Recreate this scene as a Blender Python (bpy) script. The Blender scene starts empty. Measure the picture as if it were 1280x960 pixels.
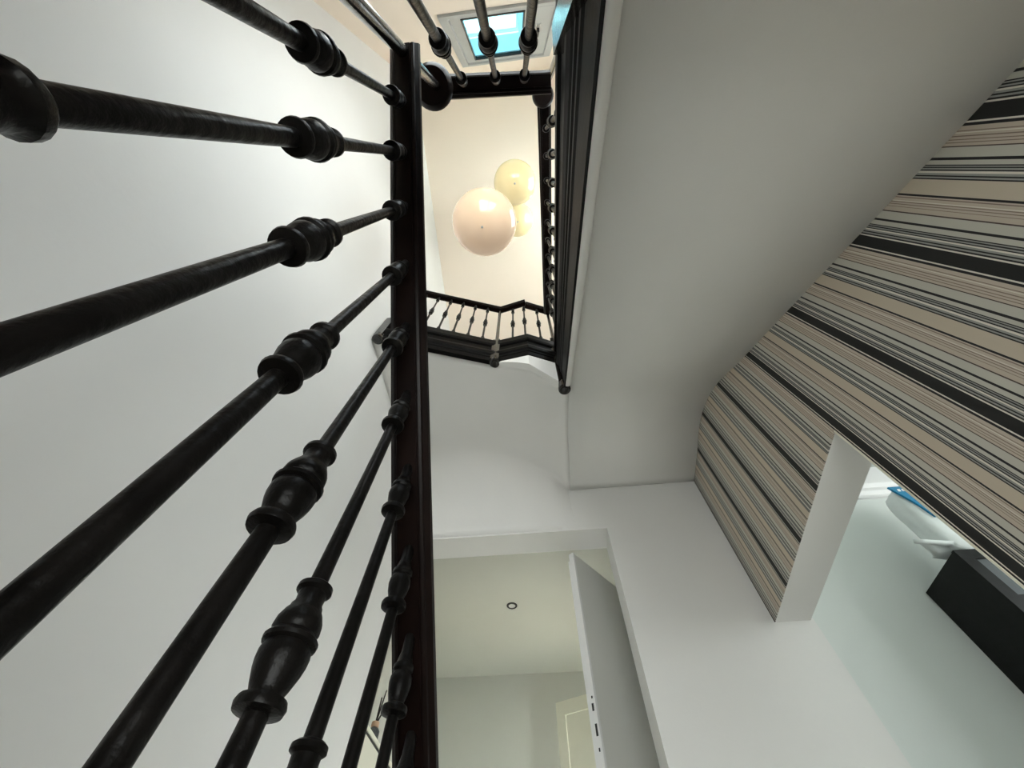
import bpy, bmesh, math, random
from mathutils import Vector, Matrix

random.seed(4)
C = bpy.context.scene.collection
SC = bpy.context.scene

# ------------------------------------------------------------------ camera
FPX, IW, IH = 490.0, 1280.0, 960.0
ZEN = (643.0, 209.0)          # where plumb lines meet in the photograph
PSI = math.radians(6.5)       # camera heading relative to the stairwell axes
zc = Vector((ZEN[0] - IW / 2, IH / 2 - ZEN[1], FPX)).normalized()
hc = Vector((0, 0, 1)) - zc * zc.z
hc.normalize()
rc = hc.cross(zc)
if rc.x < 0:
    rc = -rc
yc = hc * math.cos(PSI) + rc * math.sin(PSI)
xc = rc * math.cos(PSI) - hc * math.sin(PSI)
ROT = Matrix(((xc.x, xc.y, -xc.z), (yc.x, yc.y, -yc.z), (zc.x, zc.y, -zc.z)))
cam_d = bpy.data.cameras.new('camera')
cam_d.sensor_width = 36.0
cam_d.lens = FPX / IW * 36.0
cam_d.clip_start = 0.005
cam = bpy.data.objects.new('camera', cam_d)
C.objects.link(cam)
cam.matrix_world = ROT.to_4x4()
SC.camera = cam

# ------------------------------------------------------------------ world, sun, exposure
w = bpy.data.worlds.new('world')
SC.world = w
w.use_nodes = True
nt = w.node_tree
bg = nt.nodes['Background']
tc = nt.nodes.new('ShaderNodeTexCoord')
sep = nt.nodes.new('ShaderNodeSeparateXYZ')
nt.links.new(tc.outputs['Generated'], sep.inputs[0])
rp = nt.nodes.new('ShaderNodeValToRGB')
rp.color_ramp.elements[0].position = 0.0
rp.color_ramp.elements[0].color = (1.0, 0.975, 0.94, 1)
rp.color_ramp.elements[1].position = 1.0
rp.color_ramp.elements[1].color = (0.84, 0.92, 1.0, 1)
nt.links.new(sep.outputs[2], rp.inputs[0])
nt.links.new(rp.outputs[0], bg.inputs[0])
bg.inputs[1].default_value = 8.0

sd = bpy.data.lights.new('sun', 'SUN')
sd.energy = 55.0
sd.angle = 0.01
sd.color = (1, .96, .9)
so = bpy.data.objects.new('sun', sd)
C.objects.link(so)
so.rotation_euler = Vector((0.0, -0.75, -0.75)).to_track_quat('-Z', 'Y').to_euler()

SC.view_settings.view_transform = 'Standard'
SC.view_settings.look = 'None'
SC.view_settings.exposure = 0.68
SC.view_settings.gamma = 1.0
SC.view_settings.use_curve_mapping = False


def portal(loc, aim, sx, sy):
    """light portal filling a window opening: guides sky light, emits nothing itself"""
    d = bpy.data.lights.new('window_portal', 'AREA')
    d.shape = 'RECTANGLE'
    d.size, d.size_y = sx, sy
    d.cycles.is_portal = True
    o = bpy.data.objects.new('window_portal', d)
    C.objects.link(o)
    o.location = loc
    o.rotation_euler = Vector(aim).to_track_quat('-Z', 'Z').to_euler()
    return o


# ------------------------------------------------------------------ materials
def mat(name, col, rough=0.6, noise=0.0, nscale=8.0, bump=0.0, bscale=60.0, metal=0.0, coat=0.0, spec=0.5,
        emit=None, estr=0.0, trans=0.0):
    m = bpy.data.materials.new(name)
    m.use_nodes = True
    t = m.node_tree
    b = t.nodes['Principled BSDF']
    b.inputs['Base Color'].default_value = (*col, 1)
    b.inputs['Roughness'].default_value = rough
    b.inputs['Metallic'].default_value = metal
    b.inputs['Coat Weight'].default_value = coat
    b.inputs['Coat Roughness'].default_value = 0.12
    b.inputs['Specular IOR Level'].default_value = spec
    b.inputs['Transmission Weight'].default_value = trans
    co = t.nodes.new('ShaderNodeTexCoord')
    if noise:
        n = t.nodes.new('ShaderNodeTexNoise')
        n.inputs['Scale'].default_value = nscale
        n.inputs['Detail'].default_value = 4
        t.links.new(co.outputs['Object'], n.inputs['Vector'])
        r = t.nodes.new('ShaderNodeValToRGB')
        r.color_ramp.elements[0].position = 0.3
        r.color_ramp.elements[1].position = 0.7
        r.color_ramp.elements[0].color = (*[max(0, c * (1 - noise)) for c in col], 1)
        r.color_ramp.elements[1].color = (*[min(1, c * (1 + noise)) for c in col], 1)
        t.links.new(n.outputs['Fac'], r.inputs[0])
        t.links.new(r.outputs[0], b.inputs['Base Color'])
    if bump:
        n2 = t.nodes.new('ShaderNodeTexNoise')
        n2.inputs['Scale'].default_value = bscale
        n2.inputs['Detail'].default_value = 5
        t.links.new(co.outputs['Object'], n2.inputs['Vector'])
        bp = t.nodes.new('ShaderNodeBump')
        bp.inputs['Strength'].default_value = bump
        bp.inputs['Distance'].default_value = 0.01
        t.links.new(n2.outputs['Fac'], bp.inputs['Height'])
        t.links.new(bp.outputs[0], b.inputs['Normal'])
    if emit:
        b.inputs['Emission Color'].default_value = (*emit, 1)
        b.inputs['Emission Strength'].default_value = estr
    return m


def glass_mat(name, tint, gloss=0.08, rough=0.02):
    m = bpy.data.materials.new(name)
    m.use_nodes = True
    t = m.node_tree
    t.nodes.clear()
    out = t.nodes.new('ShaderNodeOutputMaterial')
    mx = t.nodes.new('ShaderNodeMixShader')
    tr = t.nodes.new('ShaderNodeBsdfTransparent')
    gl = t.nodes.new('ShaderNodeBsdfGlossy')
    tr.inputs[0].default_value = (*tint, 1)
    gl.inputs['Roughness'].default_value = rough
    mx.inputs[0].default_value = gloss
    t.links.new(tr.outputs[0], mx.inputs[1])
    t.links.new(gl.outputs[0], mx.inputs[2])
    t.links.new(mx.outputs[0], out.inputs[0])
    return m


M = {}
M['plaster'] = mat('white_plaster', (.80, .795, .78), .75, noise=.012, nscale=3, bump=.05, bscale=45)
M['soffit'] = mat('soffit_plaster', (.79, .785, .76), .8, noise=.012, nscale=3, bump=.05, bscale=45)
M['cream'] = mat('cream_plaster', (.88, .77, .66), .8, noise=.012, nscale=2, bump=.03)
M['room'] = mat('grey_green_paint', (.55, .555, .515), .75, noise=.012, nscale=2, bump=.03)
M['closet'] = mat('pale_green_paint', (.745, .785, .76), .75, noise=.012, nscale=2, bump=.04)
M['white'] = mat('white_gloss_paint', (.82, .82, .82), .35, noise=.01)
M['leaf'] = mat('door_paint', (.70, .70, .67), .5, noise=.015, nscale=3)
M['creampaint'] = mat('cream_paint', (.84, .82, .70), .45, noise=.015)
M['black'] = mat('black_lacquer', (.0040, .0035, .0032), .34, noise=.5, nscale=25, bump=.2, bscale=70, spec=.14)
M['string'] = mat('black_string_paint', (.0045, .0042, .0040), .52, noise=.4, nscale=18, bump=.06, bscale=70, spec=.06)
M['rail'] = mat('dark_polished_wood', (.0065, .0032, .0026), .36, noise=.5, nscale=14, bump=.05, bscale=60, spec=.14)
M['newel'] = mat('newel_lacquer', (.008, .007, .0065), .2, noise=.4, nscale=30, bump=.10, bscale=45, spec=.5, coat=.2)
M['floor'] = mat('pale_floor', (.55, .50, .43), .5, noise=.2, nscale=5)
M['tread'] = mat('stair_wood', (.28, .18, .11), .45, noise=.2, nscale=6)
M['frame'] = mat('grey_window_paint', (.42, .43, .42), .5, noise=.02)
M['dark'] = mat('black_rubber', (.012, .012, .012), .5, noise=.1)
M['steel'] = mat('brushed_steel', (.55, .55, .55), .35, metal=1.0, noise=.05)
M['cabinet'] = mat('black_ash', (.006, .0065, .0065), .45, noise=.3, nscale=20, bump=.04, spec=.2)
M['plastic'] = mat('white_wrap', (.78, .83, .82), .28, noise=.02, nscale=12, bump=.25, bscale=14)
M['blue'] = mat('blue_print', (.01, .22, .42), .35, noise=.05)
M['whiteprint'] = mat('white_print', (.85, .9, .9), .4, noise=.01)
M['globe1'] = mat('opal_glass_peach', (.62, .45, .31), .12, noise=.01, coat=.35, emit=(1, .74, .52), estr=.17)
M['globe2'] = mat('opal_glass_cream', (.70, .58, .32), .12, noise=.01, coat=.35, emit=(1, .84, .46), estr=.19)
M['cord'] = mat('white_cord', (.75, .72, .68), .6, noise=.01)
M['lens'] = mat('lamp_lens', (.6, .6, .58), .2, noise=.01, emit=(1, .95, .85), estr=.05)
M['orange'] = mat('pale_wood_cap', (.62, .40, .26), .5, noise=.1)
M['reed'] = mat('dark_reed', (.03, .025, .022), .7, noise=.2)
M['bottle'] = mat('smoked_glass', (.18, .2, .21), .08, noise=.02, trans=.6)
M['outside'] = mat('white_render', (.85, .85, .84), .8, noise=.01)
M['skyglass'] = glass_mat('sky_tint_glass', (.19, .30, .325), .03)  # tint puts the blue sky colour into the pane and dims it
M['clear'] = glass_mat('clear_glass', (.93, .96, .96), .06)
M['greyglass'] = mat('grey_cabinet_glass', (.13, .14, .15), .12, noise=.02)


def wallpaper_mat():
    m = bpy.data.materials.new('striped_wallpaper')
    m.use_nodes = True
    t = m.node_tree
    b = t.nodes['Principled BSDF']
    b.inputs['Roughness'].default_value = .7
    col = dict(wide=(.010, .010, .009), w=(.78, .74, .66), k=(.013, .012, .012), b=(.57, .49, .405), n=(.25, .19, .155),
               dn=(.075, .05, .04), G=(.57, .55, .485), l=(.56, .545, .485), g=(.34, .34, .32), c=(.60, .52, .415))
    P = .2763
    a = [('wide', 0), ('w', .0281), ('k', .0312), ('b', .0362), ('n', .0443), ('b', .0457), ('w', .0474), ('b', .0494), ('n', .0534),
         ('b', .0555), ('n', .0599), ('b', .0616), ('n', .0652), ('b', .0667), ('dn', .0718), ('G', .0742), ('k', .0927), ('l', .098),
         ('k', .1066), ('g', .1087), ('k', .1108), ('g', .1128), ('k', .1163), ('w', .1186), ('g', .1232), ('k', .1273), ('g', .13), ('k', .1331)]
    a2 = [('c', .136), ('k', .1675), ('b', .1721), ('n', .1748), ('b', .1769), ('w', .1826), ('b', .1843), ('n', .1857), ('b', .187),
          ('n', .1906), ('b', .1921), ('n', .1963), ('b', .1975), ('dn', .2075), ('G', .21), ('k', .2291), ('l', .234), ('k', .2441),
          ('g', .2462), ('k', .2486), ('g', .2511), ('k', .2539), ('w', .2561), ('g', .2597), ('k', .2633), ('g', .2664), ('k', .2694), ('w', .2726)]
    geo = t.nodes.new('ShaderNodeTexCoord')
    sp = t.nodes.new('ShaderNodeSeparateXYZ')
    t.links.new(geo.outputs['Object'], sp.inputs[0])

    def math_(op, x, y=None):
        n = t.nodes.new('ShaderNodeMath')
        n.operation = op
        for i, v in enumerate((x, y)):
            if v is None:
                continue
            if isinstance(v, (int, float)):
                n.inputs[i].default_value = v
            else:
                t.links.new(v, n.inputs[i])
        return n.outputs[0]
    PW = .3005
    u = math_('FRACT', math_('DIVIDE', math_('ADD', sp.outputs[1], .016 + 10 * PW), PW))

    def ramp(lst, o, s):
        r = t.nodes.new('ShaderNodeValToRGB')
        cr = r.color_ramp
        cr.interpolation = 'CONSTANT'
        for i, (k, v) in enumerate(lst):
            pos = (v / P - o) / s
            if i == 0:
                e = cr.elements[0]
                e.position = 0
            elif i == 1:
                e = cr.elements[1]
                e.position = pos
            else:
                e = cr.elements.new(pos)
            e.color = (*col[k], 1)
        return r
    h = .136 / P
    r1, r2 = ramp(a, 0, h), ramp(a2, h, 1 - h)
    t.links.new(math_('DIVIDE', u, h), r1.inputs[0])
    t.links.new(math_('DIVIDE', math_('SUBTRACT', u, h), 1 - h), r2.inputs[0])
    mx = t.nodes.new('ShaderNodeMix')
    mx.data_type = 'RGBA'
    t.links.new(math_('GREATER_THAN', u, h), mx.inputs[0])
    t.links.new(r1.outputs[0], mx.inputs[6])
    t.links.new(r2.outputs[0], mx.inputs[7])
    t.links.new(mx.outputs[2], b.inputs['Base Color'])
    return m


M['paper'] = wallpaper_mat()


# ------------------------------------------------------------------ mesh helpers
def link(name, me, material, parent=None, smooth=False):
    o = bpy.data.objects.new(name, me)
    C.objects.link(o)
    if material:
        me.materials.append(M[material] if isinstance(material, str) else material)
    if parent:
        o.parent = parent
    if smooth:
        for p in me.polygons:
            p.use_smooth = True
    return o


def fin(bm, name):
    bmesh.ops.recalc_face_normals(bm, faces=bm.faces)
    me = bpy.data.meshes.new(name)
    bm.to_mesh(me)
    bm.free()
    return me


def b_box(bm, x0, x1, y0, y1, z0, z1):
    v = [bm.verts.new((x, y, z)) for x in (x0, x1) for y in (y0, y1) for z in (z0, z1)]
    for f in ((0, 1, 3, 2), (4, 6, 7, 5), (0, 4, 5, 1), (2, 3, 7, 6), (0, 2, 6, 4), (1, 5, 7, 3)):
        bm.faces.new([v[i] for i in f])
    return v


def boxes(name, lst, material, parent=None, bevel=0.0):
    bm = bmesh.new()
    for b in lst:
        b_box(bm, *b)
    if bevel:
        bmesh.ops.bevel(bm, geom=bm.edges[:], offset=bevel, segments=2, affect='EDGES', profile=.6)
    return link(name, fin(bm, name), material, parent)


def hexa(bm, q0, q1):
    """two quads of 4 points joined to a solid"""
    a = [bm.verts.new(p) for p in q0]
    b = [bm.verts.new(p) for p in q1]
    bm.faces.new(a)
    bm.faces.new(b[::-1])
    for i in range(4):
        j = (i + 1) % 4
        bm.faces.new((a[i], b[i], b[j], a[j]))


def lathe_mesh(name, prof, seg=20):
    """prof: (radius, z)"""
    bm = bmesh.new()
    rings = []
    for r, z in prof:
        r = max(r, 1e-4)
        rings.append([bm.verts.new((r * math.cos(2 * math.pi * i / seg), r * math.sin(2 * math.pi * i / seg), z)) for i in range(seg)])
    for a, b in zip(rings, rings[1:]):
        for i in range(seg):
            j = (i + 1) % seg
            bm.faces.new((a[i], a[j], b[j], b[i]))
    bm.faces.new(rings[0][::-1])
    bm.faces.new(rings[-1])
    me = fin(bm, name)
    for p in me.polygons:
        p.use_smooth = len(p.vertices) == 4
    me.set_sharp_from_angle(angle=math.radians(38))
    return me


def sweep(name, prof, path, material, parent=None, smooth=False, closed=True):
    """prof: (u across to the right of travel, v up) ; plumb cross-sections, mitred corners"""
    bm = bmesh.new()
    n = len(path)
    rings = []
    for i, p in enumerate(path):
        p = Vector(p)
        ds = []
        if i > 0:
            d = p - Vector(path[i - 1])
            d.z = 0
            ds.append(d.normalized())
        if i < n - 1:
            d = Vector(path[i + 1]) - p
            d.z = 0
            ds.append(d.normalized())
        d = sum(ds, Vector()).normalized()
        nrm = Vector((d.y, -d.x, 0))
        k = 1.0
        if len(ds) == 2:
            k = 1 / max(.4, math.sqrt((1 + ds[0].dot(ds[1])) / 2))
        rings.append([bm.verts.new(p + nrm * (u * k) + Vector((0, 0, v))) for u, v in prof])
    m = len(prof)
    for a, b in zip(rings, rings[1:]):
        for i in range(m if closed else m - 1):
            j = (i + 1) % m
            bm.faces.new((a[i], a[j], b[j], b[i]))
    if closed:
        bm.faces.new(rings[0])
        bm.faces.new(rings[-1][::-1])
    me = fin(bm, name)
    o = link(name, me, material, parent)
    if smooth:
        for p in me.polygons:
            p.use_smooth = True
    return o


def tube(name, pts, r, material, parent=None, seg=10):
    bm = bmesh.new()
    rings = []
    for i, p in enumerate(pts):
        p = Vector(p)
        d = (Vector(pts[min(i + 1, len(pts) - 1)]) - Vector(pts[max(i - 1, 0)])).normalized()
        a = d.orthogonal().normalized()
        b = d.cross(a)
        rings.append([bm.verts.new(p + (a * math.cos(2 * math.pi * k / seg) + b * math.sin(2 * math.pi * k / seg)) * r) for k in range(seg)])
    for a, b in zip(rings, rings[1:]):
        for i in range(seg):
            j = (i + 1) % seg
            bm.faces.new((a[i], a[j], b[j], b[i]))
    bm.faces.new(rings[0])
    bm.faces.new(rings[-1][::-1])
    return link(name, fin(bm, name), material, parent, smooth=True)


def tag(o, label=None, cat=None, group=None, kind=None):
    if label:
        o['label'] = label
    if cat:
        o['category'] = cat
    if group:
        o['group'] = group
    if kind:
        o['kind'] = kind
    return o


def thing(name, loc, label, cat, group=None):
    o = bpy.data.objects.new(name, None)
    C.objects.link(o)
    o.location = loc
    o.empty_display_size = .1
    bpy.context.view_layer.update()
    return tag(o, label, cat, group)


def own(parent, *objs):
    """parts whose mesh is in world coordinates: keep place under a moved parent"""
    for o in objs:
        o.parent = parent
        o.matrix_parent_inverse = Matrix.Translation(parent.location).inverted()
    return objs[0]


# ------------------------------------------------------------------ setting
ZF, ZTOP = -.80, 5.15
YB, YF, XL = -.85, 2.10, -.95


def zB(y):                       # plaster soffit of the upper flight, flattening under the landing
    a, b, k = 1.04 + .775 * y, 2.135, .10
    h = max(0.0, min(1.0, .5 + .5 * (b - a) / (k * 3)))
    return b * (1 - h) + a * h - k * 3 * h * (1 - h) * .5


def xR(y):
    return 1.013 + .0365 * y


tag(boxes('floor', [(-1.5, 4.6, YB - .15, 4.8, ZF - .1, ZF)], 'floor'), 'brown wooden floor of the stair hall and rooms', 'floor', kind='structure')
tag(boxes('wall_left', [(XL - .15, XL, YB, 2.295, ZF, ZTOP)], 'plaster'), 'white plaster wall behind the lower stair balusters', 'wall', kind='structure')

# back wall with the high window and two openings added for daylight
W1 = (-.385, .40, 3.15, 4.50)
W2 = (-.45, .95, 1.45, 2.72)  # window out of view, put in to bring daylight to the stairs
bk = []
y0, y1 = YB - .15, YB
W6 = (-.15, .98, -.70, .22)         # unseen glazed opening, added to light the stairwell from below
for (x0, x1, z0, z1) in ((XL - .15, 1.2, ZF, W6[2]), (XL - .15, W6[0], W6[2], W6[3]), (W6[1], 1.2, W6[2], W6[3]), (XL - .15, 1.2, W6[3], W2[2]), (XL - .15, W2[0], W2[2], W2[3]), (W2[1], 1.2, W2[2], W2[3]), (XL - .15, 1.2, W2[3], W1[2]),
                         (XL - .15, W1[0], W1[2], W1[3]), (W1[1], 1.2, W1[2], W1[3]), (XL - .15, 1.2, W1[3], ZTOP)):
    bk.append((x0, x1, y1 - .03 if z0 >= W2[3] else y0, y1, z0, z1))
tag(boxes('wall_back', bk, 'cream'), 'cream wall around the high window', 'wall', kind='structure')

# ceiling of the stairwell: gently falling, then sloping down over the landing
bm = bmesh.new()
cp = [(YB - .15, 5.12), (1.15, 4.59), (YF + .02, 4.34)]
for (ya, za), (yb, zb) in zip(cp, cp[1:]):
    hexa(bm, [(XL - .15, ya, za), (1.25, ya, za), (1.25, ya, za + .15), (XL - .15, ya, za + .15)],
         [(XL - .15, yb, zb), (1.25, yb, zb), (1.25, yb, zb + .15), (XL - .15, yb, zb + .15)])
tag(link('ceiling', fin(bm, 'ceiling'), 'cream'), 'cream sloping ceiling above the stairwell', 'ceiling', kind='structure')

# far wall with the wide doorway
DH, DR, YF2, XE = 1.776, .392, 2.295, 1.275
tag(boxes('wall_far', [(XL, DR, YF, YF2, DH, ZTOP), (DR, XE, YF, YF2, ZF, ZTOP)], 'plaster'), 'white wall around the doorway under the landing', 'wall', kind='structure')

# right wall, wallpaper below the stair soffit, opening beside the far wall
OY, OH, TR = .931, 1.138, .17


def yz_solid(bm, poly, t, off=0.0):
    """poly in (y,z) on the skewed right wall plane, extruded by t in +x"""
    a = [bm.verts.new((xR(y) + off, y, z)) for y, z in poly]
    b = [bm.verts.new((xR(y) + off + t, y, z)) for y, z in poly]
    n = len(poly)
    bm.faces.new(a)
    bm.faces.new(b[::-1])
    for i in range(n):
        j = (i + 1) % n
        bm.faces.new((a[i], b[i], b[j], a[j]))


bm = bmesh.new()
yz_solid(bm, [(YB, ZF), (OY, ZF), (OY, OH), (YB, OH)], TR)
U0, U1, UZ0, UZ1 = -.10, .78, 3.33, 4.27     # unseen window added to brighten the upper stairwell
yz_solid(bm, [(YB, OH), (YF, OH), (YF, UZ0), (YB, UZ0)], TR)
yz_solid(bm, [(YB, UZ0), (U0, UZ0), (U0, UZ1), (YB, UZ1)], TR)
yz_solid(bm, [(U1, UZ0), (YF, UZ0), (YF, UZ1), (U1, UZ1)], TR)
yz_solid(bm, [(YB, UZ1), (YF, UZ1), (YF, ZTOP), (YB, ZTOP)], TR)
wr = tag(link('wall_right', fin(bm, 'wall_right'), 'plaster'), 'wall covered in striped wallpaper beside a tall opening', 'wall', kind='structure')
bm = bmesh.new()
yz_solid(bm, [(YB + .01, ZF), (OY, ZF), (OY, OH), (YB + .01, OH)], .004, -.004)
ys = [YB + .01 + (YF - YB - .01) * i / 40 for i in range(41)]
yz_solid(bm, [(YB + .01, OH), (YF, OH)] + [(y, max(OH + .001, zB(y) + .04)) for y in reversed(ys)], .004, -.004)
o = link('wallpaper', fin(bm, 'wallpaper'), 'paper', wr)
o['label'] = 'wallpaper with vertical black, cream, grey and brown stripes'
# thin cut edges of the paper along soffit and opening
bm = bmesh.new()
yz_solid(bm, [(OY - .006, ZF), (OY + .001, ZF), (OY + .001, OH), (OY - .006, OH)], .004, -.006)
link('wallpaper_edge', fin(bm, 'edge'), 'creampaint', wr)

# soffit under the upper flight
XS = .20
bm = bmesh.new()
ny = 48
ysB = [YB + (YF - YB) * i / ny for i in range(ny + 1)]
lo, hi = [], []
for y in ysB:
    lo.append([bm.verts.new((x, y, zB(y))) for x in (XS, (XS + xR(y)) / 2, xR(y) + .01)])
    hi.append([bm.verts.new((x, y, zB(y) + .12)) for x in (XS, (XS + xR(y)) / 2, xR(y) + .01)])
for i in range(ny):
    for k in range(2):
        bm.faces.new((lo[i][k], lo[i][k + 1], lo[i + 1][k + 1], lo[i + 1][k]))
        bm.faces.new((hi[i][k], hi[i + 1][k], hi[i + 1][k + 1], hi[i][k + 1]))
    bm.faces.new((lo[i][0], lo[i + 1][0], hi[i + 1][0], hi[i][0]))
    bm.faces.new((lo[i][2], hi[i][2], hi[i + 1][2], lo[i + 1][2]))
for i in (0, ny):
    bm.faces.new((lo[i][0], lo[i][1], lo[i][2], hi[i][2], hi[i][1], hi[i][0]))
o = link('ceiling_flight_soffit', fin(bm, 'soffit'), 'soffit')
for p in o.data.polygons:
    p.use_smooth = abs(p.normal.z) > .3
tag(o, 'grey white plaster underside of the upper stair flight', 'stair soffit', kind='structure')

# bead of white plaster between the black string and the soffit
bm = bmesh.new()
prev = None
for i in range(41):
    y = -.75 + (1.06 + .75) * i / 40
    z = zB(y)
    ring = [bm.verts.new((x, y, z + dz)) for x, dz in ((.168, .03), (.170, -.008), (.176, -.020), (.188, -.022), (.197, -.012), (.202, .0), (.202, .03))]
    if prev:
        for k in range(7):
            bm.faces.new((prev[k], prev[(k + 1) % 7], ring[(k + 1) % 7], ring[k]))
    else:
        bm.faces.new(ring)
    prev = ring
bm.faces.new(prev[::-1])
tag(link('trim_1', fin(bm, 'trim'), 'plaster', smooth=True), 'white plaster bead along the black stair string', 'trim', kind='structure')

# landing: edge runs obliquely L - M - J - N
EL, EM, EJ, EN = (-.95, .80), (-.228, 1.046), (-.016, 1.016), (.17, 1.097)
edge = [EL, EM, EJ, EN]


def edgeY(x):
    for (xa, ya), (xb, yb) in zip(edge, edge[1:]):
        if x <= xb:
            return ya + (yb - ya) * (x - xa) / (xb - xa)
    return EN[1] + (x - EN[0]) * .44


ARC = [(-.95, 1.74), (-.764, 1.71), (-.638, 1.701), (-.5, 1.698), (-.412, 1.702), (-.25, 1.754), (-.089, 1.835), (.074, 1.948), (.20, 2.125)]


def arcY(x):
    for (xa, ya), (xb, yb) in zip(ARC, ARC[1:]):
        if x <= xb:
            return ya + (yb - ya) * (x - xa) / (xb - xa)
    return ARC[-1][1]


def zL(x, y):
    s = max(0.0, min(1.0, (x + .26) / .46))
    s = s ** 1.7
    return 2.20 * (1 - s) + min(zB(y), 2.2) * s


bm = bmesh.new()
xs = [-.95 + (XS + .95) * i / 36 for i in range(37)]
xs += [EM[0], EJ[0], EN[0]]
xs.sort()
cols = []
for x in xs:
    c = []
    ya, yb = edgeY(x) + .01, arcY(x)
    for i in range(13):
        y = ya + (yb - ya) * i / 12
        c.append((x, y, zL(x, y)))
    zt, zb_ = zL(x, yb), DH + .012
    for i in range(1, 11):
        a = math.pi / 2 * i / 10
        e = 2 / 1.6
        c.append((x, yb + (YF - .001 - yb) * math.sin(a) ** e, zb_ + (zt - zb_) * max(0.0, math.cos(a)) ** e))
    c.append((x, YF + .02, zb_))
    c.append((x, YF + .02, 2.47))
    c.append((x, ya, 2.47))
    cols.append([bm.verts.new(p) for p in c])
for a, b in zip(cols, cols[1:]):
    for i in range(len(a)):
        j = (i + 1) % len(a)
        bm.faces.new((a[i], a[j], b[j], b[i]))
bm.faces.new(cols[0])
bm.faces.new(cols[-1][::-1])
o = link('ceiling_landing_soffit', fin(bm, 'landing'), 'plaster')
for p in o.data.polygons:
    p.use_smooth = p.normal.z < -.12 or (p.normal.y < -.2 and p.normal.z < -.02)
tag(o, 'white plaster underside of the landing curving down to the doorway', 'landing soffit', kind='structure')
bm = bmesh.new()
top = [(XL, EL[1]), EM, EJ, EN, (XS + .3, EN[1] + .05), (1.08, EN[1] + .1), (1.08, YF), (XL, YF)]
f = [bm.verts.new((x, y, 2.50)) for x, y in top]
g = [bm.verts.new((x, y, 2.46)) for x, y in top]
bm.faces.new(f)
bm.faces.new(g[::-1])
for i in range(len(f)):
    j = (i + 1) % len(f)
    bm.faces.new((f[i], g[i], g[j], f[j]))
tag(link('floor_landing', fin(bm, 'floor_landing'), 'tread'), 'wooden floor of the upper landing', 'floor', kind='structure')


# ------------------------------------------------------------------ windows
def window(name, W, pane, glass, label, mullion=False, handle=False, D=.10):
    x0, x1, z0, z1 = W
    a0, a1, c0, c1 = pane
    y = YB
    r = tag(boxes(name, [(x0, x0 + .055, y - D, y + .015, z0, z1), (x1 - .055, x1, y - D, y + .015, z0, z1),
                         (x0 + .055, x1 - .055, y - D, y + .015, z1 - .055, z1), (x0 + .055, x1 - .055, y - D, y + .015, z0, z0 + .055)], 'frame'),
            label, 'window', kind='structure')
    s0, s1, t0, t1 = x0 + .06, x1 - .06, z0 + .06, z1 - .06
    boxes('sash', [(s0, a0, y - D * .8, y, t0, t1), (a1, s1, y - D * .8, y, t0, t1), (a0, a1, y - D * .8, y, t0, c0), (a0, a1, y - D * .8, y, c1, t1)], 'frame', r)
    boxes('gasket', [(a0 - .004, a0 + .006, y - D * .5, y + .004, c0, c1), (a1 - .006, a1 + .004, y - D * .5, y + .004, c0, c1),
                     (a0, a1, y - D * .5, y + .004, c0 - .004, c0 + .018), (a0, a1, y - D * .5, y + .004, c1 - .012, c1 + .004)], 'dark', r)
    if mullion:
        xm = (a0 + a1) / 2
        boxes('mullion', [(xm - .03, xm + .03, y - D * .85, y + .005, c0, c1)], 'frame', r)
        boxes('pane', [(a0, xm - .03, y - D * .45, y - D * .45 + .004, c0, c1)], glass, r)
        boxes('pane', [(xm + .03, a1, y - D * .45, y - D * .45 + .004, c0, c1)], glass, r)
    else:
        boxes('pane', [(a0, a1, y - D * .45, y - D * .45 + .004, c0, c1)], glass, r)
    if handle:
        boxes('handle', [(.247, .263, y, y + .03, 3.66, 3.79)], 'dark', r, bevel=.004)
        boxes('handle_plate', [(.240, .270, y - .002, y + .006, 3.58, 3.66)], 'steel', r, bevel=.003)
        boxes('hinge', [(-.345, -.330, y - .002, y + .012, 3.28, 3.36)], 'dark', r, bevel=.003)
        boxes('hinge', [(-.345, -.330, y - .002, y + .012, 4.26, 4.33)], 'dark', r, bevel=.003)
        boxes('hinge', [(.22, .33, y - .002, y + .012, 3.205, 3.222)], 'dark', r, bevel=.003)
    return r


window('window_1', W1, (-.255, .150, 3.285, 4.355), 'skyglass', 'grey framed window high above the stairs, its pane tinted for the blue sky', handle=True, D=.035)
window('added_window_6', W6, (-.08, .91, -.62, .14), 'clear', 'added glazed opening that lets light in below the stair turn', mullion=True)
portal((.41, YB - .2, -.24), (0, 1, 0), 1.1, .9)
window('added_window_2', W2, (-.37, .87, 1.53, 2.64), 'clear', 'added clear window for daylight below the high window', mullion=True)
bm = bmesh.new()
for q in ([(U0, UZ0), (U1, UZ0), (U1, UZ0 + .06), (U0, UZ0 + .06)], [(U0, UZ1 - .06), (U1, UZ1 - .06), (U1, UZ1), (U0, UZ1)],
          [(U0, UZ0), (U0 + .06, UZ0), (U0 + .06, UZ1), (U0, UZ1)], [(U1 - .06, UZ0), (U1, UZ0), (U1, UZ1), (U1 - .06, UZ1)]):
    yz_solid(bm, q, .06, .06)
w5 = tag(link('added_window_5', fin(bm, 'added_window_5'), 'white'), 'added unseen window for daylight beside the upper stair flight', 'window', kind='structure')
bm = bmesh.new()
yz_solid(bm, [(U0 + .06, UZ0 + .06), (U1 - .06, UZ0 + .06), (U1 - .06, UZ1 - .06), (U0 + .06, UZ1 - .06)], .004, .085)
link('pane', fin(bm, 'pane'), 'clear', w5)
portal((1.28, (U0 + U1) / 2, (UZ0 + UZ1) / 2), (-1, 0, 0), U1 - U0, UZ1 - UZ0)
portal((.265, YB - .2, (W2[2] + W2[3]) / 2), (0, 1, 0), 1.40, 1.27)
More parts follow.
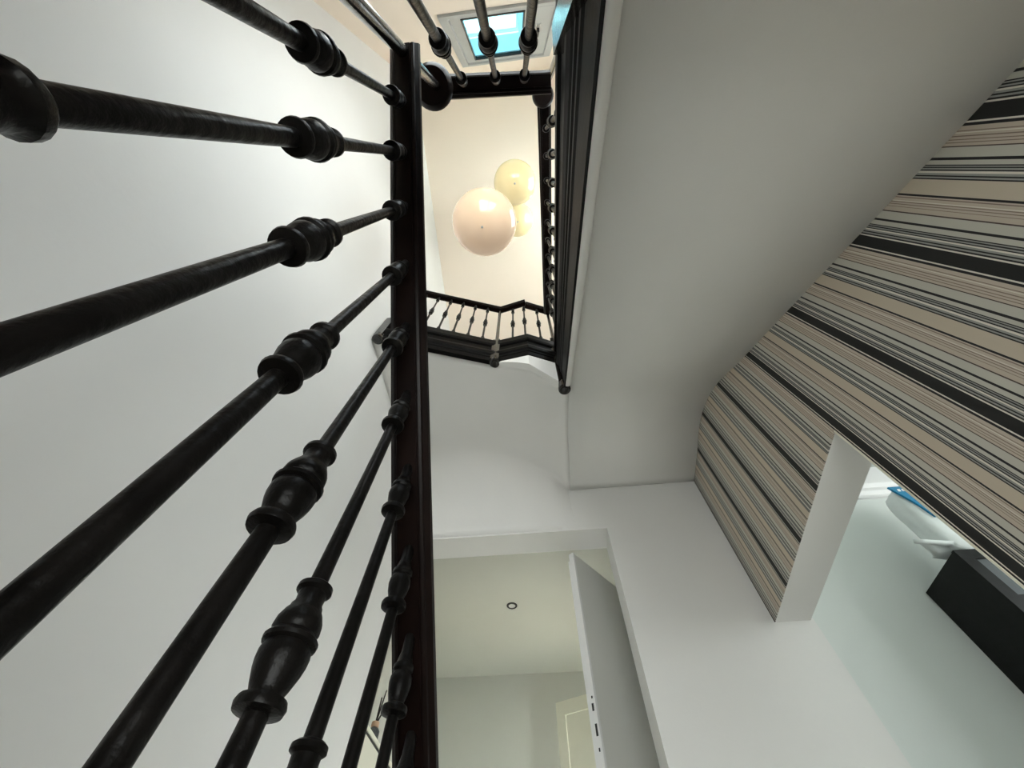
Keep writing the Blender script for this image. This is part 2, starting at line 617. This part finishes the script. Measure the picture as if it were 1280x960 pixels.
portal((0, YB - .2, (W1[2] + W1[3]) / 2), (0, 1, 0), .8, 1.35)
ch = thing('added_chimney', (-.2, -2.0, 3.4), 'added sunlit white stack that gives the bright patch in the tinted pane', 'added_chimney')  # added outdoors to make the white patch in the high pane
own(ch, boxes('stack', [(-.75, .20, -2.4, -1.75, 3.4, 7.45)], 'outside'))
own(ch, boxes('coping', [(-.79, .235, -2.44, -1.715, 7.45, 7.53)], 'outside'))

# ------------------------------------------------------------------ balustrades
RAIL = [(-.017, 0), (-.017, .003), (-.0135, .003), (-.0135, .0), (.0135, 0), (.0135, .003), (.017, .003), (.017, 0), (.021, .002), (.022, .008), (.029, .016), (.030, .028), (.025, .040), (.012, .048),
        (-.012, .048), (-.025, .040), (-.030, .028), (-.029, .016), (-.022, .008), (-.021, .002)]
RAIL = RAIL[:1] + RAIL[1:]


def scaled(prof, s):
    return [(u * s, v * s) for u, v in prof]


PROT = {}


def baluster_parts(kd, L, rs=1.0):
    """kd: depth of the turned knop below the rail, L: whole length; origin at the rail underside"""
    key = (round(kd, 3), round(L, 3), rs)
    if key in PROT:
        return PROT[key]
    shaft = [(.0070, .004), (.0072, -.06), (.0082, -kd + .06), (.0084, -kd + .02), (.0090, -kd - .02), (.0095, -kd - .10), (.0098, -L + .06), (.0095, -L)]
    cap = [(.0078, .004), (.0082, -.020), (.0115, -.034), (.0145, -.038), (.0145, -.043), (.012, -.046), (.0150, -.052), (.0155, -.060), (.0135, -.071),
           (.0105, -.080), (.0108, -.083), (.0160, -.086), (.0172, -.089), (.0165, -.094), (.0095, -.097)]
    z = -kd
    knop = [(.0088, z + .060), (.0125, z + .058), (.0158, z + .055), (.0160, z + .050), (.0125, z + .047), (.0120, z + .036), (.0140, z + .032), (.0140, z + .029), (.0165, z + .025),
            (.0195, z + .016), (.0200, z + .008), (.0180, z + .004), (.0205, z + .001), (.0225, z - .002), (.0220, z - .006), (.0185, z - .008), (.0205, z - .014), (.0200, z - .022),
            (.0185, z - .030), (.0150, z - .042), (.0128, z - .048), (.0132, z - .050), (.0180, z - .052), (.0192, z - .056), (.0180, z - .061), (.0100, z - .063)]
    zf = -.675 * L / .74
    foot = [(.0096, zf + .003), (.0135, zf), (.0165, zf - .004), (.0168, zf - .009), (.0140, zf - .013), (.0140, zf - .02), (.0170, zf - .032), (.0175, zf - .045), (.0150, -L + .006), (.0150, -L)]
    shaft, cap, knop, foot = [[(r * rs, z_) for r, z_ in pr] for pr in (shaft, cap, [(r, z + (z_ - z) * .83) for r, z_ in knop], foot)]
    PROT[key] = [lathe_mesh('baluster', shaft), lathe_mesh('capital', cap), lathe_mesh('knop', knop, 24), lathe_mesh('foot', foot)]
    for me in PROT[key]:
        me.materials.append(M['black'])
    return PROT[key]


def baluster(x, y, z, kd, L, parent, rs=1.0):
    ms = baluster_parts(kd, L, rs)
    b = bpy.data.objects.new('baluster', ms[0])
    C.objects.link(b)
    b.parent = parent
    b.location = Vector((x, y, z)) - parent.location
    b.rotation_euler.z = random.uniform(0, 6)
    for n, me in zip(('capital', 'knop', 'foot'), ms[1:]):
        c = bpy.data.objects.new(n, me)
        C.objects.link(c)
        c.parent = b
    return b


def newel(x, y, zdrop, zblock0, zblock1, ztop, parent, s=.027, r=.013, drop=True):
    """square block with round post above and a turned drop below"""
    bm = bmesh.new()
    lv = [(s, zblock0), (s, zblock1 - .03), (s * .85, zblock1 - .015), (r * 1.15, zblock1)]
    prev = None
    for h, z in lv:
        ring = [bm.verts.new((x + a * h, y + b * h, z)) for a, b in ((-1, -1), (1, -1), (1, 1), (-1, 1))]
        if prev:
            for i in range(4):
                bm.faces.new((prev[i], prev[(i + 1) % 4], ring[(i + 1) % 4], ring[i]))
        else:
            bm.faces.new(ring[::-1])
        prev = ring
    bm.faces.new(prev)
    n = link('newel_post', fin(bm, 'newel_post'), 'newel')
    own(parent, n)
    p = link('post_shaft', lathe_mesh('post_shaft', [(r, zblock1 - .02), (r, zblock1 + .02), (r * .92, (zblock1 + ztop) / 2), (r * .88, ztop)]), 'newel', n)
    p.location = (x, y, 0)
    if drop:
        d = link('newel_drop', lathe_mesh('newel_drop', [(s * 1.14 * .5, zdrop), (s * 1.14 * .62, zdrop - .001), (s * 1.14 * .66, zdrop + .004), (s * 1.14 * .95, zdrop + .004), (s * 1.14 * 1.14, zdrop + .008), (s * 1.14 * 1.16, zdrop + .026), (s * 1.14 * .95, zdrop + .034),
                                                         (s * 1.14 * .85, zdrop + .05), (s * 1.14 * 1.0, zdrop + .06), (s * 1.14 * .9, zblock0 + .001)]), 'newel', n)
        d.location = (x, y, 0)
    return n


def boss(x, y, z, R, h, parent):
    o = link('rail_cap', lathe_mesh('rail_cap', [(R * .45, z - .002), (R * .80, z), (R * .93, z + h * .18), (R, z + h * .5), (R * .9, z + h * .8), (R * .6, z + h), (.002, z + h * 1.05)], 32), 'rail')
    o.location = (x, y, 0)
    own(parent, o)
    return o


# --- lower flight
XA = -.22


def zA(y):
    return 1.098 - (y + .248) * .9003


fa = wa = fb = lb = thing('staircase', (-.5, .8, ZF), 'dark wooden staircase with turned black balusters winding up around an open well', 'staircase')
own(fa, sweep('handrail', [(u * 1.12, v) for u, v in RAIL], [(XA, .98, zA(.98)), (XA, -.262, zA(-.262))], 'rail'))
for k in range(-0, 11):
    y = -.143 + .0935 * k
    baluster(XA, y, zA(y) + .002, .402, .77, fa)
own(fa, sweep('string_board', [(-.03, -.24), (.03, -.24), (.03, .0), (-.03, .0)], [(XA, .95, max(zA(.95) - .768, ZF + .2)), (XA, -.24, zA(-.24) - .768)], 'black'))
newel(XA, -.245, 0, -.1, .62, 1.52, fa, s=.026, r=.0145, drop=False)
newel(XA, 1.0, 0, ZF, -.4, .02, fa, s=.03, r=.016, drop=False)
boss(XA, 1.0, zA(.98) - .004, .045, .05, fa)
for i in range(5):
    z = ZF + .155 * (i + 1)
    y1 = .93 - .19 * i
    own(fa, boxes('tread', [(XL, XA - .03, y1 - .23, y1, z - .035, z)], 'tread'))
    own(fa, boxes('riser', [(XL, XA - .03, y1 - .035, y1 - .02, z - .155, z - .035)], 'white'))

# --- winder rail between the two newels
r2 = [(-.225, -.248, 1.530), (.150, -.243, 1.665)]
own(wa, sweep('handrail', scaled(RAIL, 1.12), r2, 'rail'))
boss(XA - .014, -.248, 1.516, .064, .05, wa)
for x, z in ((-.135, 1.555), (-.034, 1.593), (.057, 1.629)):
    baluster(x, -.248, z + .003, .455, .86, wa)
own(wa, sweep('string_board', [(-.025, -.25), (.025, -.25), (.025, 0), (-.025, 0)], [(-.19, -.256, .68), (.14, -.262, .765)], 'black'))
for i, (xa, xb) in enumerate(((-.95, -.34), (-.34, .13), (.13, 1.0))):
    z = .26 + .17 * i
    own(wa, boxes('tread', [(xa, xb, YB, -.34, z - .04, z)], 'tread'))

# --- upper flight
XB = .172


def zRB(y):
    return 2.30 + (y + .28) * .612


own(fb, sweep('handrail', scaled(RAIL, 1.14), [(XB, -.27, zRB(-.27)), (XB, 1.10, zRB(1.10))], 'rail'))
boss(XB - .006, -.285, zRB(-.28) - .012, .052, .05, fb)
for k in range(10):
    y = -.150 + .1165 * k
    baluster(XB, y, zRB(y) + .003, .415, .775, fb)
# moulded string
PR = [(.0, .014), (.03, .015), (.10, .015), (.115, .004), (.32, .002), (.335, .006), (.36, .013), (.41, .019), (.46, .019), (.51, .012), (.53, .006), (.545, .006), (.56, .010), (.60, .011),
      (.615, .005), (.63, .005), (.645, .008), (.68, .008), (.70, .002), (.93, .000), (.945, .005), (.985, .005), (1.0, .000)]
bm = bmesh.new()
prev = None
for i in range(31):
    y = -.72 + (1.10 + .72) * i / 30
    zt, zb_ = 1.54 + .632 * (y + .302), zB(y) - .012
    ring = [bm.verts.new((XB - .002 - o_, y, zt + (zb_ - zt) * t)) for t, o_ in PR]
    ring += [bm.verts.new((XB + .026, y, zb_ + .02)), bm.verts.new((XB + .026, y, zt))]
    if prev:
        n = len(ring)
        for k in range(n):
            bm.faces.new((prev[k], prev[(k + 1) % n], ring[(k + 1) % n], ring[k]))
    else:
        bm.faces.new(ring)
    prev = ring
bm.faces.new(prev[::-1])
own(fb, link('string_board', fin(bm, 'string_board'), 'string'))
newel(XB, -.300, 0, .35, 1.46, zRB(-.28) + .01, fb, s=.034, r=.0125, drop=False)
newel(.168, 1.098, 1.875, 1.955, 2.60, 3.16, fb, s=.026, r=.0135)

# --- landing balustrade
FAS = [(-.004, 2.50), (.020, 2.50), (.024, 2.49), (.024, 2.43), (.018, 2.415), (.004, 2.41), (.002, 2.375), (.004, 2.35), (.012, 2.34), (.022, 2.325), (.026, 2.30), (.022, 2.275), (.012, 2.265), (.012, 2.25),
       (.006, 2.245), (.006, 2.200), (-.02, 2.195), (-.02, 2.50)]
FASL = [(u, v) for u, v in FAS]
own(lb, sweep('fascia_board', FASL, [(-.905, .8153, 0), (EM[0], EM[1], 0), (EJ[0], EJ[1], 0), (EN[0], EN[1], 0)], 'string'))
ZR = 3.20
own(lb, sweep('handrail', scaled(RAIL, .95), [(-.95, .80, ZR), (-.222, 1.046, ZR), (-.008, 1.002, ZR)], 'rail'))
own(lb, sweep('handrail', scaled(RAIL, .95), [(-.012, 1.012, ZR - .03), (.15, 1.075, ZR - .045)], 'rail'))
newel(-.912, .818, 2.185, 2.215, 2.54, ZR + .01, lb, s=.026, r=.013)
newel(EM[0], EM[1], 2.185, 2.215, 2.54, ZR + .01, lb, s=.026, r=.013)
d = Vector((EM[0] - EL[0], EM[1] - EL[1])).normalized()
for k in range(1, 7):
    p = Vector(EM) - d * (.103 * k)
    baluster(p.x, p.y, ZR + .003, .352, .71, lb, .78)
d = Vector((EJ[0] - EM[0], EJ[1] - EM[1]))
for t, z in ((.52, ZR), (.95, ZR)):
    baluster(EM[0] + d.x * t, EM[1] + d.y * t + .012, z + .003, .352, .71, lb, .78)
baluster(.078, 1.052, ZR - .037, .335, .675, lb, .78)
# plaster face below the fascia between landing edge and soffit
bm = bmesh.new()
prev = None
for i in range(25):
    x = EM[0] - .05 + (EN[0] - EM[0] + .05) * i / 24
    y = edgeY(x) + .012
    ring = [bm.verts.new(p) for p in ((x, y - .012, 2.24), (x, y - .012, zL(x, y) - .001), (x, y + .03, zL(x, y)), (x, y + .03, 2.24))]
    if prev:
        for k in range(4):
            bm.faces.new((prev[k], prev[(k + 1) % 4], ring[(k + 1) % 4], ring[k]))
    else:
        bm.faces.new(ring)
    prev = ring
bm.faces.new(prev[::-1])
tag(link('trim_2', fin(bm, 'trim_2'), 'plaster'), 'white plaster wedge below the landing fascia', 'trim', kind='structure')


# ------------------------------------------------------------------ pendant globes
def ceilZ(y):
    return 5.12 + (4.59 - 5.12) * (y - (YB - .15)) / (1.15 - (YB - .15))


def globe(x, y, z, R, m, label):
    t = thing('pendant_lamp', (x, y, z - R), label, 'pendant lamp', 'glass globe lamps hanging in the stairwell')
    prof = []
    n = 28
    for i in range(n + 1):
        a = math.pi * i / n
        prof.append((R * math.sin(a), -R * math.cos(a)))
    g = link('globe', lathe_mesh('globe', prof, 48), m)
    for p in g.data.polygons:
        p.use_smooth = True
    g.location = (0, 0, R)
    g.parent = t
    f = link('finial', lathe_mesh('finial', [(.001, -.006), (.006, -.005), (.008, -.001), (.008, .003)], 12), 'frame')
    f.parent = t
    c = link('lamp_cap', lathe_mesh('lamp_cap', [(.05, -.012), (.05, .02), (.03, .05), (.008, .06)], 24), 'steel')
    c.parent = t
    c.location = (0, 0, 2 * R)
    zc_ = ceilZ(y) - (z - R)
    tube('cord', [(0, 0, 2 * R + .055), (0, 0, zc_ - .02)], .004, 'cord', t)
    r = link('ceiling_rose', lathe_mesh('ceiling_rose', [(.006, -.045), (.04, -.03), (.055, .0), (.055, .03)], 24), 'cord')
    r.parent = t
    r.location = (0, 0, zc_)
    return t


globe(-.239, .312, 2.90, .2205, 'globe1', 'largest globe pendant lamp in peach opal glass, hanging lowest of three')
globe(-.008, .113, 3.66, .1735, 'globe2', 'medium yellow cream globe pendant lamp seen whole beside the largest globe')
globe(-.015, .46, 4.20, .159, 'globe2', 'smallest yellow globe pendant lamp partly hidden behind the largest globe')

# ------------------------------------------------------------------ room beyond the doorway
ZC = 2.15
tag(boxes('ceiling_room', [(-1.5, 1.275, YF2, 4.85, ZC, ZC + .1)], 'room'), 'grey green ceiling of the room beyond the doorway', 'ceiling', kind='structure')
tag(boxes('wall_room_far', [(-1.5, 1.275, 4.69, 4.85, ZF, ZC)], 'room'), 'grey green end wall of the room beyond the doorway', 'wall', kind='structure')
# side walls of the room; the right one holds an added window
tag(boxes('wall_room_left', [(-1.5, -1.36, YF2, 4.69, ZF, ZC),
                             (-1.36, XL - .15, YF2 - .05, YF2, ZF, ZC)], 'room'), 'side wall of the room beyond the doorway', 'wall', kind='structure')
tag(boxes('wall_room_right', [(1.0, 1.275, YF2, 3.3, ZF, ZC), (1.0, 1.275, 4.3, 4.69, ZF, ZC), (1.0, 1.275, 3.3, 4.3, ZF, 0), (1.0, 1.275, 3.3, 4.3, 1.2, ZC)], 'room'),
    'right wall of the room beyond the doorway', 'wall', kind='structure')
w3 = tag(boxes('added_window_3', [(1.1, 1.2, 3.3, 3.36, 0, 1.2), (1.1, 1.2, 4.24, 4.3, 0, 1.2), (1.1, 1.2, 3.36, 4.24, 0, .06), (1.1, 1.2, 3.36, 4.24, 1.14, 1.2)], 'white'),
         'added window that lights the room beyond the doorway', 'window', kind='structure')  # placed out of view as a daylight source for this room
boxes('pane', [(1.15, 1.154, 3.36, 4.24, .06, 1.14)], 'clear', w3)
portal((1.3, 3.8, .6), (-1, 0, 0), 1.0, 1.2)

# open door leaf, free edge towards the stairs
fe, hg = Vector((.146, 2.31)), Vector((.62, 2.945))
dv = (hg - fe).normalized()
nv = Vector((dv.y, -dv.x))
ZD = 1.757


def leafbox(bm, s0, s1, t0, t1, z0, z1):
    q = lambda z: [(*(fe + dv * s + nv * t), z) for s, t in ((s0, t0), (s1, t0), (s1, t1), (s0, t1))]
    hexa(bm, q(z0), q(z1))


L_ = (hg - fe).length
bm = bmesh.new()
leafbox(bm, 0, L_, -.010, .022, ZF + .01, ZD)
dr = tag(link('door_1', fin(bm, 'door_1'), 'leaf'), 'open white door leaf with steel lock plate in the doorway', 'door', kind='structure')
bm = bmesh.new()
leafbox(bm, -.004, .012, -.012, .0235, ZF + .01, ZD + .001)
o = link('edge_strip', fin(bm, 'edge'), 'white', dr)
bm = bmesh.new()
leafbox(bm, .012, L_, -.034, -.010, ZF + .01, ZD - .035)
link('rebate', fin(bm, 'rebate'), 'white', dr)
for nm, zz0, zz1, ma, t0, t1 in (('lock_plate', .68, .98, 'white', -.002, .020), ('latch', .885, .915, 'dark', .002, .012), ('keyhole', .79, .835, 'dark', .004, .014), ('screw', .935, .945, 'dark', .006, .012), ('screw', .735, .748, 'dark', .006, .012)):
    bm = bmesh.new()
    leafbox(bm, -.006 if nm == 'lock_plate' else -.0085, .0, t0, t1, zz0, zz1)
    link(nm, fin(bm, nm), ma, dr)
bm = bmesh.new()
leafbox(bm, .12, .30, -.012, -.050, .79, .81)
# cream cupboard door standing open in front of the end wall
a0, a1 = Vector((-.049, 4.507)), Vector((.62, 4.165))
dv2 = (a1 - a0).normalized()
nv2 = Vector((dv2.y, -dv2.x))


def leaf2(bm, s0, s1, t0, t1, z0, z1):
    q = lambda z: [(*(a0 + dv2 * s + nv2 * t), z) for s, t in ((s0, t0), (s1, t0), (s1, t1), (s0, t1))]
    hexa(bm, q(z0), q(z1))


bm.free()
bm = bmesh.new()
leaf2(bm, 0, .75, -.02, .012, ZF, 1.80)
d2 = tag(link('door_2', fin(bm, 'door_2'), 'creampaint'), 'cream panelled door behind the open white door', 'door', kind='structure')
bm = bmesh.new()
for b in ((0, .09, .012, .022, ZF, 1.80), (.66, .75, .012, .022, ZF, 1.80), (.09, .66, .012, .022, 1.69, 1.80), (.09, .66, .012, .022, ZF, ZF + .15)):
    leaf2(bm, *b)
link('door_frame', fin(bm, 'frame'), 'creampaint', d2)
# recessed ceiling spot
dl = thing('ceiling_spotlight', (-.374, 3.478, ZC), 'small round recessed spotlight with dark ring in the ceiling', 'spotlight')
o = link('ring', lathe_mesh('ring', [(.030, -.001), (.031, -.006), (.046, -.006), (.049, -.003), (.049, .002)], 28), 'steel')
o.data.materials[0] = M['frame'] if False else M['dark']
o.parent = dl
o = link('lens', lathe_mesh('lens', [(.001, -.004), (.031, -.004), (.031, .001)], 24), 'lens')
o.parent = dl
# cream sideboard with a reed diffuser
cb = thing('side_cabinet', (-1.17, 2.8, ZF), 'cream cabinet with dark top line in the room beyond the stairs', 'cabinet')
own(cb, boxes('body', [(-1.355, -1.0, 2.33, 3.28, ZF, .875)], 'creampaint'))
own(cb, boxes('top_board', [(-1.355, -.992, 2.325, 3.29, .885, .905)], 'creampaint'))
own(cb, boxes('shadow_gap', [(-1.355, -.998, 2.33, 3.285, .875, .885)], 'dark'))
df = thing('reed_diffuser', (-1.035, 2.60, .905), 'reed diffuser bottle with pale wooden cap and dark reeds', 'diffuser')
o = link('bottle', lathe_mesh('bottle', [(.030, 0), (.032, .004), (.032, .045), (.022, .058), (.012, .064), (.012, .07)], 20), 'bottle')
o.parent = df
o = link('cap', lathe_mesh('cap', [(.020, .062), (.021, .064), (.021, .084), (.019, .086)], 20), 'orange')
o.parent = df
for dx, dy in ((.012, -.014), (.02, .016), (-.01, .03)):
    tube('reed', [(0, 0, .07), (dx * 2.4, dy * 2, .225)], .0042, 'reed', df, 6)

# ------------------------------------------------------------------ room through the opening on the right
YR, ZRC = 2.90, 2.86
tag(boxes('wall_closet_far', [(XE, 4.7, YR, YR + .12, ZF, ZRC), (XE - .12, XE, YF2, YR, ZF, ZRC)], 'closet'), 'pale green white wall behind the black cabinet', 'wall', kind='structure')
tag(boxes('ceiling_closet', [(1.0, 4.7, YB - .1, YR + .12, ZRC, ZRC + .1)], 'closet'), 'pale ceiling of the side room', 'ceiling', kind='structure')
tag(boxes('wall_closet_near', [(1.18, 4.7, YB - .15, YB - .03, ZF, ZRC)], 'closet'), 'near wall of the side room', 'wall', kind='structure')
tag(boxes('wall_closet_right', [(4.58, 4.7, YB, .2, ZF, ZRC), (4.58, 4.7, 2.0, YR, ZF, ZRC), (4.58, 4.7, .2, 2.0, ZF, .75), (4.58, 4.7, .2, 2.0, 2.15, ZRC)], 'closet'), 'side room wall with an added window', 'wall', kind='structure')
w4 = tag(boxes('added_window_4', [(4.6, 4.68, .2, .27, .75, 2.15), (4.6, 4.68, 1.93, 2.0, .75, 2.15), (4.6, 4.68, .27, 1.93, .75, .82), (4.6, 4.68, .27, 1.93, 2.08, 2.15)], 'white'),
         'added window that lights the side room', 'window', kind='structure')  # unseen opening, added so daylight reaches the side room
boxes('pane', [(4.64, 4.644, .27, 1.93, .82, 2.08)], 'clear', w4)
portal((4.75, 1.1, 1.45), (-1, 0, 0), 1.8, 1.4)
tag(sweep('trim_3', [(0, 2.575), (.02, 2.575), (.022, 2.60), (.045, 2.63), (.05, 2.66), (.075, 2.69), (.08, 2.72), (.10, ZRC), (0, ZRC)],
          [(XE, YR, 0), (4.58, YR, 0)], 'white'), 'white ceiling cornice above the pale wall', 'cornice', kind='structure')

bc = thing('display_cabinet', (3.1, 2.67, ZF), 'tall black display cabinet with grey glass panes against the pale wall', 'cabinet')
cx0, cx1, cy0, cy1, cz1 = 2.605, 3.6, 2.458, 2.895, 1.712
own(bc, boxes('body', [(cx0, cx1, cy0 + .02, cy1, ZF, cz1)], 'cabinet'))
own(bc, boxes('front_frame', [(cx0, cx0 + .075, cy0 - .005, cy0 + .02, ZF, cz1 + .004), (cx0 + .075, cx1, cy0 - .005, cy0 + .02, cz1 - .06, cz1 + .004), (cx1 - .075, cx1, cy0 - .005, cy0 + .02, ZF, cz1 - .06)], 'cabinet'))
zz = cz1 - .06
for i in range(5):
    own(bc, boxes('pane', [(cx0 + .075, cx1 - .075, cy0 + .012, cy0 + .018, zz - .24, zz)], 'greyglass'))
    own(bc, boxes('glazing_bar', [(cx0 + .075, cx1 - .075, cy0 - .002, cy0 + .02, zz - .275, zz - .24)], 'cabinet'))
    zz -= .275


# wrapped pack with blue print lying on the cabinet
def pillow(name, c, half, material, amp=.012, n=14, parent=None):
    bm = bmesh.new()
    bmesh.ops.create_cube(bm, size=2)
    bmesh.ops.subdivide_edges(bm, edges=bm.edges[:], cuts=n, use_grid_fill=True)
    rnd = random.Random(7)
    ph = [rnd.uniform(0, 6) for _ in range(9)]
    for v in bm.verts:
        p = v.co.copy()
        q = Vector([math.copysign(abs(k) ** 1.0, k) for k in p])
        e = 6.0
        l = (abs(q.x) ** e + abs(q.y) ** e + abs(q.z) ** e) ** (1 / e)
        q /= l
        r = 1 + amp * 2 * (math.sin(7 * p.x + ph[0] + 3 * p.z) + math.sin(9 * p.z + ph[1] - 4 * p.y) + math.sin(8 * p.y + ph[2] + 2 * p.x))
        q *= r
        v.co = Vector((c[0] + q.x * half[0], c[1] + q.y * half[1], c[2] + q.z * half[2]))
    return link(name, fin(bm, name), material, parent, smooth=True)


pk = thing('paper_pack', (2.95, 2.66, cz1), 'white plastic wrapped pack with a blue printed band on the black cabinet', 'package')
own(pk, pillow('wrap', (2.95, 2.555, cz1 + .305), (.29, .095, .30), 'plastic', amp=.0035))
bm = bmesh.new()
g = []
for i in range(13):
    t = i / 12
    row = []
    for k in range(5):
        q = k / 4
        wd = .16 * (1 - t) ** 1.0 + .012
        row.append(bm.verts.new((2.76 - (wd + .12) * q, 2.475 + .14 * t, cz1 + .075 + .03 * q + .015 * math.sin(5 * t) + .02 * q * math.sin(6 * t + 1))))
    g.append(row)
for i in range(12):
    for k in range(4):
        bm.faces.new((g[i][k], g[i + 1][k], g[i + 1][k + 1], g[i][k + 1]))
fo = link('wrap_end', fin(bm, 'wrap_end'), 'plastic', smooth=True)
fo.modifiers.new('s', 'SOLIDIFY').thickness = .03
own(pk, fo)


def front_patch(name, pts, ya, yb, material):
    bm = bmesh.new()
    a = [bm.verts.new((x, ya, z)) for x, z in pts]
    b = [bm.verts.new((x, yb, z)) for x, z in pts]
    bm.faces.new(a)
    bm.faces.new(b[::-1])
    for i in range(len(pts)):
        j = (i + 1) % len(pts)
        bm.faces.new((a[i], b[i], b[j], a[j]))
    return own(pk, link(name, fin(bm, name), material))


front_patch('printed_band', [(2.645, 2.275), (2.80, 2.275), (2.95, 1.985), (2.735, 1.985), (2.715, 2.095), (2.69, 2.165)], 2.446, 2.462, 'blue')
for xx, zz_ in ((2.685, 2.225), (2.715, 2.225), (2.745, 2.215), (2.80, 2.16)):
    front_patch('print_mark', [(xx, zz_), (xx + .018, zz_), (xx + .022, zz_ + .022), (xx + .004, zz_ + .022)], 2.443, 2.447, 'whiteprint')

bpy.context.view_layer.update()
